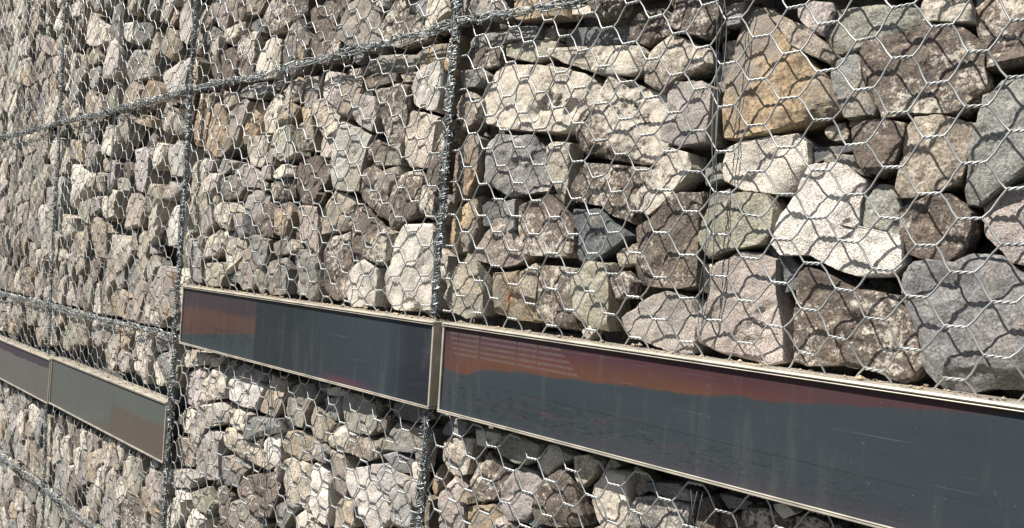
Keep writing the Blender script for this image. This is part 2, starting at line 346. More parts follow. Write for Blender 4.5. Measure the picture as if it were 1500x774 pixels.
def stone_geom(poly, level, seed, flat=None, boulder=False, broad=False):
    """A broken stone whose outline seen square-on is poly (metres, about its centroid); -y faces out; y=0 is its front."""
    rg = np.random.default_rng(seed)
    n_, m_ = GRID[level]; th1 = sectors(np.asarray(poly), n_); R = outline_radius(poly, th1); rmean = R.mean(); size = rmean*2
    dep = min(max(rmean*rg.uniform(.75, 1.05), .028), .085)
    n = rg.uniform(4.5, 6.5) if boulder else rg.uniform(8, 16)
    f = np.linspace(0, math.radians(112), 400); k = (np.sin(f)**n+abs(np.cos(f))**n)**(-1/n); pr, py = np.sin(f)*k, -np.cos(f)*k
    arc = np.concatenate([[0], np.cumsum(np.hypot(np.diff(pr), np.diff(py)*dep/rmean))]); q = np.interp(np.linspace(0, arc[-1], m_+1)[1:], arc, np.arange(400))
    pr, py = np.interp(q, np.arange(400), pr), np.interp(q, np.arange(400), py)
    V = np.stack([(pr[:, None]*R*np.cos(th1)).ravel(), np.repeat(py*dep, n_), (pr[:, None]*R*np.sin(th1)).ravel()], 1)
    V = np.vstack([[0, -dep, 0], V, [0, dep*.9, 0]]); F = TOPO[level]
    # broken facets: clamp on planes. one broad face, then chamfers near the rim
    def cut(nv, off, soft=1.):
        nv = np.array(nv, float); nv /= np.linalg.norm(nv); d = V@nv-off; msk = d > 0
        V[msk] -= np.outer(d[msk]*soft, nv)
    tl = rg.uniform(0, .22) if flat is None else flat; ta = rg.uniform(0, 2*math.pi)
    nv = (math.cos(ta)*tl, -1, math.sin(ta)*tl); o = (V@(np.array(nv)/np.linalg.norm(nv))).max(); cut(nv, o*rg.uniform(.66, .84), .985)
    for _ in range(1 if broad else rg.integers(1, 3) if boulder else rg.integers(1, 5)):
        a = rg.uniform(0, 2*math.pi); tt = rg.uniform(.35, .8); nv = np.array((math.cos(a)*tt, -1, math.sin(a)*tt)); nv /= np.linalg.norm(nv)
        cut(nv, (V@nv).max()*(.96 if broad else rg.uniform(.87, .97)), 1.)
    for _ in range(rg.integers(1, 4)):
        a = rg.uniform(0, 2*math.pi); tt = rg.uniform(1.1, 2.6); nv = np.array((math.cos(a)*tt, -1, math.sin(a)*tt)); nv /= np.linalg.norm(nv)
        cut(nv, (V@nv).max()*rg.uniform(.94, .99), 1.)
    # relief: dents, ledges and grain
    nrm = V/(np.linalg.norm(V, axis=1, keepdims=True)+1e-9); nrm[:, 1] -= .5; nrm /= np.linalg.norm(nrm, axis=1, keepdims=True)
    oc = 3 if level >= 4 else 2; off = rg.uniform(0, 50, 3); b = fbm(V*(2.1/size)+off, seed % 97, oc)*size*.010; rid = 1-2*abs(fbm(V*(5.5/size)+off+31, seed % 41+5, oc, .55)); b = b+rid*size*.0065
    led = V*(4.2/size)@np.array([[1, .3, .2], [.2, 1, .4], [-.3, .2, 1]])+off; l = fbm(led, seed % 53+7, oc+1, .55); l = np.sign(l)*abs(l)**.6*size*.016
    g = 0
    if level >= 4: g = fbm(V*70+off, 3, 3, .6)*.0011
    chip = np.minimum(0, fbm(V*(3.3/size)+off+9, 21, oc, .6)+.45)*size*.07
    V = V+nrm*(b+l+g+chip)[:, None]
    V[:, 1] -= V[:, 1].min()
    return V, F

PAL = {'w': (.50, .465, .415), 'c': (.47, .42, .335), 'y': (.50, .43, .30), 'b': (.10, .079, .065), 'g': (.172, .169, .163), 'd': (.085, .09, .095),
       'p': (.31, .272, .252), 'o': (.33, .255, .165), 't': (.26, .222, .178), 'n': (.235, .224, .178)}
def look(code, rg):
    c = np.array(PAL[code[0].lower()]); gran = 'G' in code; cs = code.replace('G', '') or code
    if len(cs) > 1: c = c*.62+np.array(PAL[cs[1]])*.38
    c = c*rg.uniform(.88, 1.12)*np.array([rg.uniform(.97, 1.03), 1, rg.uniform(.95, 1.04)])
    a = cs[0]
    if gran or (a == 'p' and rg.random() < .5) or (a == 'w' and rg.random() < .4): k = 'granite'
    elif a == 'o' or (a in 'cyt' and rg.random() < .12): k = 'rusty'
    elif a == 'b' or a == 'c' or (a in 'tp' and rg.random() < .5) or (a in 'g' and rg.random() < .3): k = 'mottled'
    else: k = 'plain'
    crust = 1.
    if k == 'mottled':
        crust = {'b': .36, 'c': .88, 't': .45, 'p': .38, 'g': .3}.get(a, .4)+(.38 if code == 'bc' else .12 if code == 'bp' else -.12 if code == 'bt' else 0)+rg.uniform(-.14, .10)
        if a == 'b': c = np.array(PAL['b'])*rg.uniform(.85, 1.15)
        if a in 'c': c = c*.45+np.array(PAL['b'])*.55
    return (*np.clip(c, 0, .8), float(crust)), k

def clip_poly(P, n, d):     # keep n.p <= d
    out = []
    for i in range(len(P)):
        a, b = P[i], P[(i+1) % len(P)]; da, db = a@n-d, b@n-d
        if da <= 0: out.append(a)
        if da*db < 0: out.append(a+(b-a)*da/(da-db))
    return out
def cells(x0, x1, z0, z1, spacing, fixed, rg, jitter=.46, aniso=1.):
    """Voronoi cells over a rectangle; fixed = traced outlines that already fill part of it."""
    pts = []
    nz = max(2, int(round((z1-z0)/spacing))); nx = max(2, int(round((x1-x0)/(spacing*aniso))))
    for j in range(nz):
        for i in range(nx):
            if rg.random() < (.08 if spacing > .1 else .0): continue
            pts.append((x0+(i+.5+(.25 if j % 2 else -.25)+rg.uniform(-jitter, jitter))*(x1-x0)/nx, z0+(j+.5+rg.uniform(-jitter, jitter))*(z1-z0)/nz))
            if rg.random() < .18: pts.append((pts[-1][0]+rg.uniform(-.5, .5)*spacing, pts[-1][1]+rg.uniform(-.5, .5)*spacing))
    pts = np.array(pts); blockers = []
    def inside(P, q):
        Q = np.roll(P, -1, 0); c = ((P[:, 1] > q[1]) != (Q[:, 1] > q[1])) & (q[0] < (Q[:, 0]-P[:, 0])*(q[1]-P[:, 1])/(Q[:, 1]-P[:, 1]+1e-12)+P[:, 0]); return c.sum() % 2 == 1
    if fixed:
        keep = []
        for q in pts:
            bad = False
            for P in fixed:
                if abs(P[:, 0]-q[0]).min() > .3 and not inside(P, q): continue
                Q = np.roll(P, -1, 0); t = np.clip(((q-P)*(Q-P)).sum(1)/((Q-P)**2).sum(1), 0, 1)
                if inside(P, q) or np.linalg.norm(P+(Q-P)*t[:, None]-q, axis=1).min() < (.022 if spacing > .1 else .012): bad = True; break
            if not bad: keep.append(q)
        pts = np.array(keep) if keep else np.zeros((0, 2))
        for P in fixed:
            c = P.mean(0); Q = np.roll(P, -1, 0)
            for a, b in zip(P, Q):
                m = max(1, int(np.linalg.norm(b-a)/.03))
                for k in range(m):
                    s = a+(b-a)*k/m; dv = c-s; L = np.linalg.norm(dv); blockers.append(s+dv/L*min(.018, L*.6))
    out = []; B = np.array(blockers) if blockers else np.zeros((0, 2))
    wt = rg.uniform(-1, 1, len(pts))*spacing**2*.30
    wb = np.zeros(len(B))
    for i, p in enumerate(pts):
        P = [np.array(q) for q in ((x0, z0), (x1, z0), (x1, z1), (x0, z1))]
        o = np.vstack([np.delete(pts, i, 0), B]) if len(B) else np.delete(pts, i, 0)
        wo_ = np.concatenate([np.delete(wt, i), wb]); dd = np.linalg.norm(o-p, axis=1); od = np.argsort(dd)[:44]
        for q, wq in zip(o[od], wo_[od]):
            n = (q-p); L = np.linalg.norm(n)
            if L < 1e-6: continue
            n /= L; P = clip_poly(P, n, n@((p+q)/2)+max(-.35*L, min(.35*L, (wt[i]-(wq if wq else wt[i]))/(2*L)))-rg.uniform(.0006, .0035))
            if len(P) < 3: break
        if len(P) >= 3:
            P = np.array(P); c, a = centroid(P)
            if a > .0005: out.append(P)
    return out

TRACED = """o 801,2091 797,2047 782,1975 772,1900 777,1878 819,1871 912,1877 989,1892 1025,1904 1011,1937 983,1980 947,2014 914,2047 899,2075 862,2115 818,2131
t 899,2070 924,2033 965,2007 1000,1988 1007,2001 998,2015 953,2058 903,2087 865,2110
p 930,2082 962,2052 980,2041 998,2083 993,2097 958,2108 924,2104
ng 977,2042 981,2021 1011,2007 1054,2011 1099,2019 1156,2036 1147,2062 1080,2082 997,2085
c 1156,2038 1204,2027 1229,2024 1226,2046 1215,2070 1167,2079 1151,2063
b 1057,1999 1058,1952 1084,1907 1096,1885 1144,1890 1213,1884 1231,1900 1253,1923 1245,1948 1243,1984 1229,2000 1205,2021 1163,2033 1099,2019 1061,2021
b 1231,2017 1243,1976 1251,1951 1321,1959 1316,2054 1266,2070 1225,2071
g 1006,1946 1025,1908 1030,1892 1081,1892 1084,1903 1058,1956 1053,1993 1039,2001 1000,1986
t 1031,1880 1047,1875 1093,1885 1081,1894 1030,1890
g 1274,1927 1250,1905 1243,1871 1233,1815 1228,1780 1229,1739 1250,1741 1283,1768 1312,1789 1340,1810 1349,1869 1322,1935 1304,1932
bt 1052,1851 1056,1820 1067,1802 1095,1788 1120,1798 1126,1821 1135,1857 1134,1872 1100,1881 1070,1879 1047,1867
t 1135,1850 1133,1820 1124,1772 1127,1753 1152,1753 1219,1773 1227,1801 1232,1836 1243,1862 1189,1881 1148,1882 1138,1870
w 786,1820 796,1789 846,1770 920,1761 954,1784 964,1821 958,1853 940,1869 839,1865 786,1846
d 969,1816 993,1827 1051,1838 1033,1845 954,1846
wG 928,1719 911,1671 932,1649 988,1651 1022,1637 1071,1619 1124,1622 1141,1642 1134,1693 1097,1689 1068,1700 1067,1739 1076,1777 1035,1809 994,1819 969,1812 955,1764
g 994,1817 1035,1807 1060,1793 1082,1777 1063,1808 1050,1825 1006,1831 990,1823
gn 1066,1723 1070,1692 1090,1683 1120,1674 1133,1701 1134,1727 1122,1768 1092,1773 1071,1742
g 1131,1738 1166,1747 1162,1756 1123,1751
b 1135,1701 1137,1664 1165,1655 1203,1650 1226,1659 1239,1702 1238,1727 1224,1741 1207,1756 1176,1754 1152,1742 1133,1731
pb 1313,1774 1283,1761 1254,1734 1259,1692 1279,1672 1296,1652 1320,1649 1355,1644 1354,1769
n 759,1665 781,1637 825,1654 895,1669 911,1698 913,1732 893,1759 837,1764 774,1732 759,1697
g 758,1741 794,1745 827,1766 797,1774 752,1757
g 745,1784 785,1794 773,1827 742,1822
d 920,1632 928,1583 958,1593 960,1626 937,1649 909,1665 886,1664
g 1151,1587 1164,1551 1190,1470 1218,1445 1245,1441 1279,1458 1330,1462 1364,1471 1352,1585 1321,1629 1283,1658 1248,1660 1220,1645 1179,1650 1158,1646 1145,1627
bt 960,1492 967,1460 993,1455 1057,1464 1115,1460 1156,1449 1173,1457 1185,1480 1172,1526 1159,1565 1140,1590 1072,1596 1023,1617 983,1627 965,1618 962,1589
pG 794,1600 782,1556 754,1518 767,1475 819,1459 858,1455 915,1445 950,1458 941,1518 924,1579 919,1640 887,1652 835,1650 792,1635
g 16,2159 70,2149 174,2148 159,2181 13,2189
g 178,2150 271,2144 261,2173 183,2180
t 272,2142 316,2138 321,2163 269,2172
d 333,2111 451,2100 546,2098 543,2138 329,2162
bp 552,2100 589,2082 646,2097 643,2135 619,2153 572,2150 547,2127
n 157,2117 254,2090 320,2100 324,2128 249,2145 162,2144
b 22,2103 93,2088 151,2089 154,2142 17,2150
c 327,2094 372,2069 469,2034 546,2023 587,2030 591,2063 578,2079 411,2100 319,2108
c 92,2005 69,1978 106,1952 253,1924 385,1912 412,1923 423,1948 474,1979 475,2004 429,2039 358,2063 175,2089 143,2085 89,2040
g 22,2053 80,2046 120,2071 93,2088 14,2095
t 2,1984 28,1940 79,1960 92,2011 46,2038 6,2031
bc 467,1979 412,1918 402,1872 417,1864 585,1833 631,1836 644,1859 648,1957 632,1972 534,2019 495,2031 472,1994
c 591,2058 589,2005 638,1974 686,2004 753,2022 751,2049 691,2076 651,2096 602,2071
b 670,2144 650,2111 690,2088 755,2069 772,2113 759,2155 668,2173
pG 658,1937 646,1901 651,1877 697,1860 754,1866 758,1928 757,1973 724,1990 676,1991 655,1970
g 758,1964 778,1971 790,2004 789,2027 753,2031
t 765,2036 798,2030 801,2067 761,2066
g 779,2094 809,2094 816,2132 771,2131
g 103,1803 205,1767 318,1782 327,1850 302,1878 269,1912 133,1924 110,1900
tb -5,1818 2,1753 63,1770 91,1832 97,1913 65,1926 -3,1889
p -2,2257 45,2231 132,2205 156,2218 109,2272 -5,2287
o 189,2201 275,2187 363,2178 346,2212 240,2248 186,2241
c 369,2187 424,2177 416,2199 367,2208
bd 459,2156 523,2156 538,2192 429,2202
o -71,2111 -41,2096 -19,2105 -33,2196 -78,2179
tc 332,1834 346,1797 378,1749 395,1795 398,1883 345,1891 324,1882
bp 397,1775 406,1754 493,1743 520,1723 571,1704 580,1742 612,1790 621,1818 579,1826 485,1835 446,1835 415,1805
bc 628,1803 591,1757 592,1738 629,1723 656,1742 702,1787 727,1814 714,1844 669,1857 643,1831
bt 611,1647 597,1599 617,1577 718,1576 752,1585 751,1696 746,1768 677,1760 651,1723 596,1695
d 419,1672 434,1622 465,1613 532,1655 567,1680 535,1699 481,1733 407,1734
b 248,1674 295,1627 430,1627 424,1693 379,1739 341,1768 239,1740
g 193,1723 221,1679 239,1690 229,1759 198,1751
o -13,1619 67,1631 96,1689 80,1769 12,1735 -18,1676
d 105,1689 154,1706 183,1740 131,1769 91,1746
tb 104,1609 189,1593 243,1603 294,1632 237,1674 201,1718 153,1712 93,1631
t 548,1611 590,1618 599,1647 574,1661 539,1640
c 755,1572 771,1568 788,1609 782,1626 751,1625
nt -2,1504 29,1471 92,1459 154,1476 144,1537 109,1598 77,1619 -7,1557
ob 158,1482 232,1471 320,1469 310,1532 264,1539 245,1587 149,1577
t 269,1534 318,1527 320,1596 304,1606 261,1582
b 325,1538 322,1480 367,1468 450,1466 437,1546 440,1581 439,1601 326,1602
n 447,1501 482,1479 546,1473 548,1529 545,1568 529,1615 477,1618 440,1581
bd 553,1544 589,1546 599,1580 573,1601 537,1591
pG 588,1484 625,1464 717,1447 764,1452 765,1515 746,1553 686,1567 642,1555 608,1533 581,1503
g 20,1152 82,1161 108,1175 105,1199 44,1199 12,1161
c 20,1081 65,1050 104,1068 114,1110 123,1156 48,1152 15,1130
ct 150,1152 188,1151 223,1179 210,1189 140,1187
n 226,1146 270,1136 317,1136 355,1164 358,1191 264,1200 226,1180
w 341,1132 375,1124 451,1180 385,1196 345,1150
bo 128,1033 157,1005 206,1024 235,1054 254,1118 210,1121 171,1134 123,1054
p 236,1046 226,1014 265,990 312,995 353,1050 372,1091 342,1120 283,1126 245,1078
bp 353,1050 373,1019 449,1023 509,1047 507,1069 471,1130 448,1156 376,1116
c 475,1150 492,1125 524,1157 537,1190 511,1198 471,1188
c 539,1157 575,1187 551,1197 525,1150
co 515,1087 549,1042 618,1061 618,1127 613,1181 552,1175 521,1134
t 611,1155 626,1133 652,1153 659,1173 631,1188 612,1192
g 656,1158 721,1156 774,1162 777,1176 735,1187 659,1173
gb 620,1098 614,1060 766,1101 771,1152 679,1149 635,1135
p 31,902 118,925 109,1024 72,1052 22,990
o 126,914 227,942 241,984 207,1014 119,987
d 364,992 356,1022 338,1030 312,995
b 781,1105 823,1117 821,1150 811,1178 784,1168
g 835,1160 872,1166 879,1181 841,1185 815,1182
b 879,1122 975,1149 973,1179 942,1187 893,1183 880,1168
b 978,1143 1036,1160 1038,1183 1009,1189 977,1182
b 823,1120 878,1140 859,1153 828,1152
b -1618,2503 -1592,2441 -1513,2457 -1472,2506 -1495,2553 -1608,2552
pb -1483,2473 -1414,2420 -1376,2476 -1354,2534 -1487,2551
t -1376,2476 -1297,2436 -1243,2467 -1236,2519 -1370,2544
cy -1408,2378 -1346,2368 -1248,2398 -1253,2432 -1415,2427
d -1214,2402 -1162,2381 -1101,2371 -1128,2424 -1203,2427
t -1213,2448 -1130,2441 -1083,2491 -1236,2519
b -1112,2405 -1065,2353 -849,2399 -843,2446 -1029,2474 -1102,2429
pb -957,2299 -946,2217 -895,2198 -839,2228 -814,2309 -858,2382 -951,2354
g -1592,2441 -1577,2395 -1501,2377 -1442,2404 -1532,2481
b -1599,2319 -1531,2246 -1462,2217 -1421,2310 -1501,2377 -1609,2385
t -1483,2360 -1431,2325 -1412,2357 -1418,2396 -1488,2396
b -1387,2230 -1281,2218 -1277,2291 -1328,2345 -1409,2336
bp -1309,2316 -1252,2214 -1126,2213 -1127,2317 -1135,2377 -1303,2376
c -1098,2200 -968,2194 -950,2248 -946,2316 -1038,2339 -1100,2313 -1116,2238
b -785,2346 -725,2313 -619,2319 -655,2365 -747,2405 -801,2390
b -770,2225 -690,2203 -596,2213 -615,2284 -683,2323 -779,2303
bp -710,2375 -640,2322 -581,2352 -546,2391 -726,2413
gt -592,2269 -528,2238 -399,2198 -376,2232 -404,2322 -466,2376 -543,2368 -606,2300
b -366,2225 -293,2204 -177,2217 -175,2272 -230,2332 -334,2341 -382,2286
g -198,2266 -167,2276 -171,2317 -229,2322
cy -164,2240 -138,2224 -57,2262 -69,2303 -156,2319 -168,2281
d -590,2252 -547,2229 -477,2219 -603,2271
g -1215,2150 -1116,2134 -1012,2143 -1043,2184 -1219,2184
g -988,2153 -925,2146 -893,2179 -1003,2173
t -883,2099 -812,2104 -796,2156 -845,2180 -924,2140
pt -812,2104 -783,2054 -728,2061 -712,2118 -729,2167 -797,2168
pw -689,2104 -609,2056 -573,2103 -569,2159 -676,2181 -706,2152
ot -561,2091 -586,2037 -533,2021 -474,2104 -478,2143 -578,2149
p -569,2156 -528,2151 -525,2170 -592,2182
t -518,2147 -459,2146 -443,2171 -520,2170
ng -431,2148 -375,2138 -234,2126 -213,2172 -371,2188 -443,2171
o -184,2128 -84,2145 -72,2182 -142,2187 -205,2171
b -416,2098 -291,2105 -294,2128 -374,2136 -448,2128
t -265,2102 -206,2100 -200,2122 -276,2124
w -216,2035 -157,2015 -92,1999 -68,2065 -76,2143 -183,2118 -216,2076
o -69,2147 -49,2096 -22,2127 -29,2195 -65,2191
bp -334,1973 -297,1913 -247,1936 -231,2016 -225,2082 -281,2096 -378,2088
p -493,2018 -472,2000 -383,1966 -360,2007 -385,2067 -452,2080 -489,2061
d -471,2082 -433,2075 -425,2093 -473,2098
tw -250,1915 -214,1860 -108,1851 -100,1921 -91,1984 -222,2016 -251,1972
o -1637,2069 -1628,2003 -1542,1991 -1497,2129 -1514,2187 -1607,2204
ot -1499,2030 -1489,1959 -1376,1940 -1237,1999 -1318,2059 -1375,2146 -1436,2145
t -1390,2147 -1341,2115 -1240,2126 -1245,2167 -1365,2186
p -1282,2016 -1236,1993 -1213,2038 -1156,2125 -1185,2138 -1309,2099
o -1212,2024 -1220,1978 -1165,1988 -1095,2081 -1088,2122 -1184,2128
cy -1073,2015 -982,2008 -927,2066 -909,2114 -974,2142 -1047,2115 -1080,2066
to -912,2046 -864,2048 -832,2076 -870,2098 -929,2079
t -726,2049 -676,1998 -640,1961 -591,1992 -587,2048 -677,2091 -732,2096
cp -1153,1901 -1070,1891 -1024,1940 -1006,1996 -1167,2003 -1174,1954
nc -906,1903 -825,1923 -873,2023 -945,2016 -986,1938
t -803,1934 -701,1934 -710,2005 -769,2027 -822,1995
o -780,2028 -716,2005 -739,2060 -809,2078
p -688,1910 -622,1899 -594,1928 -602,1997 -674,1979
gw -591,1900 -596,1855 -580,1809 -518,1797 -439,1795 -429,1876 -408,1934 -391,1954 -500,1989 -552,2004 -568,1972
b -420,1881 -366,1889 -324,1918 -372,1942 -425,1924
tg -354,1862 -300,1865 -248,1863 -246,1924 -366,1889
b -440,1800 -417,1768 -300,1698 -297,1751 -352,1846 -391,1869 -435,1838
t -339,1809 -309,1782 -244,1827 -256,1858 -351,1841
bp -295,1730 -272,1683 -142,1720 -124,1769 -129,1818 -179,1842 -228,1831 -290,1771
b -126,1789 -127,1729 -63,1710 -47,1850 -43,1960 -64,1942 -102,1862
bt -792,1755 -702,1754 -674,1800 -614,1833 -600,1889 -710,1912 -810,1893
tp -783,1635 -741,1613 -670,1580 -663,1615 -663,1707 -679,1748 -792,1749
t -658,1661 -534,1675 -486,1697 -475,1768 -526,1786 -590,1804 -666,1730
bd -464,1675 -467,1610 -409,1606 -305,1579 -272,1596 -271,1668 -373,1709 -434,1746 -471,1730
nc -1637,1841 -1630,1732 -1589,1631 -1492,1647 -1498,1803 -1502,1937 -1569,1947 -1633,1929
pw -1492,1817 -1448,1788 -1375,1821 -1366,1869 -1430,1885 -1489,1852
tg -1406,1822 -1353,1780 -1222,1791 -1186,1837 -1249,1878 -1380,1856
g -1382,1869 -1293,1880 -1224,1911 -1344,1930 -1416,1891
p -1184,1823 -1074,1821 -1053,1859 -1167,1902 -1249,1878
p -1025,1845 -973,1843 -980,1894 -1056,1884
c -949,1849 -816,1851 -820,1881 -905,1891 -964,1868
b -964,1775 -831,1779 -827,1845 -985,1831
pg -1158,1731 -1069,1680 -1021,1718 -1004,1788 -1086,1808 -1152,1790
co -1391,1718 -1339,1677 -1248,1665 -1200,1731 -1262,1765 -1366,1759
p -1459,1648 -1387,1690 -1412,1760 -1488,1732
b -1026,1655 -935,1644 -945,1719 -1001,1763 -1046,1706
ot -924,1657 -850,1646 -825,1731 -864,1764 -935,1737
g -1158,1633 -1106,1654 -1157,1725 -1212,1718
c -1493,1550 -1385,1568 -1314,1605 -1352,1662 -1457,1629
gp -1607,1524 -1563,1462 -1480,1459 -1493,1550 -1537,1620 -1622,1625
t -1308,1564 -1270,1505 -1191,1562 -1129,1623 -1192,1674 -1302,1632
nt -1399,1450 -1293,1457 -1283,1498 -1305,1544 -1426,1532
ot -1209,1488 -1148,1453 -1067,1464 -1065,1548 -1101,1617 -1180,1589
g -1051,1548 -984,1532 -952,1577 -946,1633 -1078,1649
n -1055,1478 -1011,1443 -966,1489 -984,1532 -1062,1528
tg -942,1503 -898,1450 -803,1463 -807,1541 -841,1581 -936,1553
ob -903,1585 -819,1594 -838,1648 -920,1621
gn -765,1531 -710,1458 -643,1451 -627,1498 -657,1565 -729,1609 -797,1601
bn -625,1566 -613,1464 -539,1458 -481,1479 -483,1583 -493,1671 -582,1653 -621,1623
pw -448,1487 -410,1452 -310,1460 -301,1538 -312,1564 -379,1587 -441,1552
wG -254,1592 -283,1539 -276,1478 -231,1461 -123,1457 -63,1474 -67,1590 -77,1699 -197,1695 -235,1654
g -464,1584 -425,1586 -420,1618 -468,1617
d -1265,1472 -1179,1477 -1185,1523 -1270,1505
cw -1549,1120 -1422,1147 -1396,1185 -1543,1189 -1595,1139
c -1374,1146 -1299,1156 -1259,1195 -1379,1177
p -1597,1038 -1562,979 -1444,970 -1390,1041 -1402,1122 -1484,1132 -1578,1084
cg -1382,1035 -1356,1019 -1210,1055 -1213,1128 -1284,1158 -1381,1084
g -1131,1152 -1068,1148 -925,1156 -916,1181 -1061,1197 -1140,1170
w -1188,1052 -1095,1041 -1001,1044 -968,1093 -935,1136 -1002,1151 -1178,1139 -1196,1110
oc -962,1044 -849,1048 -818,1087 -781,1170 -890,1176 -975,1048
gt -787,1032 -674,1044 -646,1092 -600,1157 -636,1188 -734,1171 -778,1147 -803,1065
tg -638,1065 -584,1024 -522,1025 -518,1081 -584,1114 -628,1124
d -621,1153 -590,1158 -573,1194 -625,1187
w -559,1163 -478,1170 -460,1184 -521,1194 -571,1181
g -552,1108 -509,1093 -474,1138 -488,1168 -568,1150
ng -459,1091 -372,1086 -298,1089 -258,1122 -264,1183 -356,1194 -441,1195 -468,1166
g -192,1154 -119,1157 -58,1178 -75,1194 -164,1204 -214,1196 -219,1165
b -273,1104 -222,1114 -210,1161 -286,1138
g -288,1075 -276,1052 -150,1072 -71,1079 -51,1116 -69,1142 -183,1146 -255,1097
c -510,1016 -402,1016 -317,1012 -283,1030 -279,1077 -409,1079 -478,1082 -523,1035
cg -1562,864 -1479,873 -1474,951 -1576,955 -1603,907
wg -1465,840 -1423,828 -1341,919 -1197,965 -1181,1001 -1236,1031 -1369,1003 -1468,910
cg -1139,956 -1056,958 -1050,1011 -1134,1022 -1170,977
g -1025,926 -950,960 -784,1009 -801,1048 -985,1022 -1044,973
w -894,915 -827,881 -797,923 -806,999 -900,963
c -1199,873 -1029,862 -899,859 -865,885 -907,919 -1080,935 -1181,948 -1218,902
t -776,945 -639,944 -598,964 -614,1007 -694,1026 -761,1013 -791,972
g -588,967 -515,965 -508,994 -541,1015 -592,1000
t -1575,726 -1476,747 -1467,798 -1508,846 -1592,837 -1627,780
pg -1411,747 -1299,738 -1225,748 -1223,835 -1220,921 -1340,912 -1420,808
g -1223,782 -1166,742 -1096,752 -1076,801 -1027,844 -1139,858 -1223,835
wg -1596,638 -1433,676 -1406,717 -1474,730 -1607,708
b -1049,709 -940,686 -842,711 -820,825 -837,863 -1035,807 -1071,767
cp -767,784 -666,803 -609,783 -600,888 -616,929 -706,945 -783,911
w -602,819 -576,781 -503,778 -488,825 -498,911 -511,935 -566,957 -596,945 -591,901
tp -486,892 -425,879 -411,931 -438,995 -499,1004
wG -398,902 -376,875 -296,822 -211,849 -183,913 -230,952 -293,958 -306,996 -424,960
gw -285,965 -239,950 -183,913 -153,861 -83,889 -97,954 -111,1009 -237,1016 -298,1003
g -177,1014 -113,1023 -116,1052 -183,1063 -249,1040
oc -472,779 -368,807 -385,873 -434,872 -470,841
g -792,701 -746,706 -676,789 -744,790 -800,758
c -689,716 -593,742 -597,775 -631,789 -682,753
n -1390,611 -1266,615 -1243,661 -1295,709 -1414,660
b -1221,613 -1136,629 -1133,714 -1180,742 -1236,716
w -1623,471 -1539,494 -1495,542 -1488,607 -1573,601 -1616,540
w -1489,501 -1333,543 -1323,580 -1405,600 -1478,539
g -1117,595 -909,651 -875,679 -1051,721 -1130,689
c -103,1011 -71,1008 -69,1057 -107,1049
p -96,944 -64,933 -63,1001 -102,1001
w -1555,598 -1426,629 -1479,658 -1595,631
o -15,983 15,1019 7,1064 -25,1009
co -3052,2616 -2870,2572 -2693,2572 -2732,2648 -2971,2763 -3047,2661
pw -2722,2390 -2562,2376 -2499,2410 -2530,2523 -2636,2589 -2725,2542
pg -2440,2337 -2310,2346 -2164,2345 -2173,2460 -2379,2493 -2474,2399
w -2443,2544 -2361,2515 -2333,2608 -2433,2616
g -2333,2543 -2292,2489 -2173,2519 -2163,2580 -2310,2596
ot -2030,2428 -1938,2386 -1857,2449 -1882,2497 -2000,2538 -2047,2477
pw -1786,2446 -1712,2413 -1672,2478 -1705,2591 -1804,2565
gw -1934,2243 -1836,2203 -1752,2224 -1722,2364 -1759,2384 -1987,2339
b -3277,2525 -3151,2621 -3119,2746 -3282,2774 -3314,2712
w -3285,2788 -3122,2766 -3127,2859 -3283,2850
g -2164,2588 -2050,2616 -2058,2663 -2181,2694 -2233,2640
g -2599,2584 -2473,2523 -2484,2716 -2603,2738 -2666,2689
w -3233,2378 -3205,2460 -3241,2492 -3311,2395
w -3567,2731 -3416,2767 -3409,2882 -3508,2910 -3643,2783
tb -2955,2186 -2831,2230 -2792,2297 -2963,2368 -3036,2321
o -2084,2104 -2071,2141 -2154,2164 -2233,2139
n -2607,2227 -2476,2216 -2509,2336 -2644,2299
t -2420,2219 -2242,2195 -2237,2290 -2329,2332 -2450,2263
ob -2097,2182 -1985,2210 -2034,2276 -2140,2319 -2208,2239
w -2654,2020 -2518,1996 -2461,2068 -2473,2135 -2605,2154 -2663,2072
w -3123,1757 -3016,1792 -2873,1898 -2938,1954 -3140,1989 -3157,1925
c -2034,1919 -1943,1945 -1898,2018 -2014,2032 -2064,1982
gw -1907,1959 -1878,1891 -1699,1877 -1700,1999 -1809,2027 -1896,2003
p -2245,1839 -2117,1821 -2070,1897 -2084,1983 -2152,2025 -2275,2016
w -1905,1593 -1741,1594 -1700,1663 -1683,1777 -1802,1757 -1928,1623
o -3119,2026 -2943,1981 -2993,2101 -3196,2123
tp -2336,1736 -2321,1655 -2133,1673 -2110,1774 -2178,1814 -2306,1817
ot -2671,1513 -2502,1519 -2523,1636 -2709,1711 -2748,1650
n -2831,1675 -2802,1799 -2959,1783 -3002,1720
pg -2557,1821 -2475,1886 -2465,1960 -2540,1989 -2572,1906
p -2287,1832 -2294,1873 -2407,1892 -2396,1826
tn -2607,1830 -2621,1907 -2699,1927 -2733,1841
co -3444,1993 -3358,2028 -3346,2123 -3445,2149 -3518,2035"""
traced = []
for l in TRACED.split('\n'):
    p = l.split()
    if p: traced.append((p[0], np.array([[int(v) for v in q.split(',')] for q in p[1:]])/1000.))

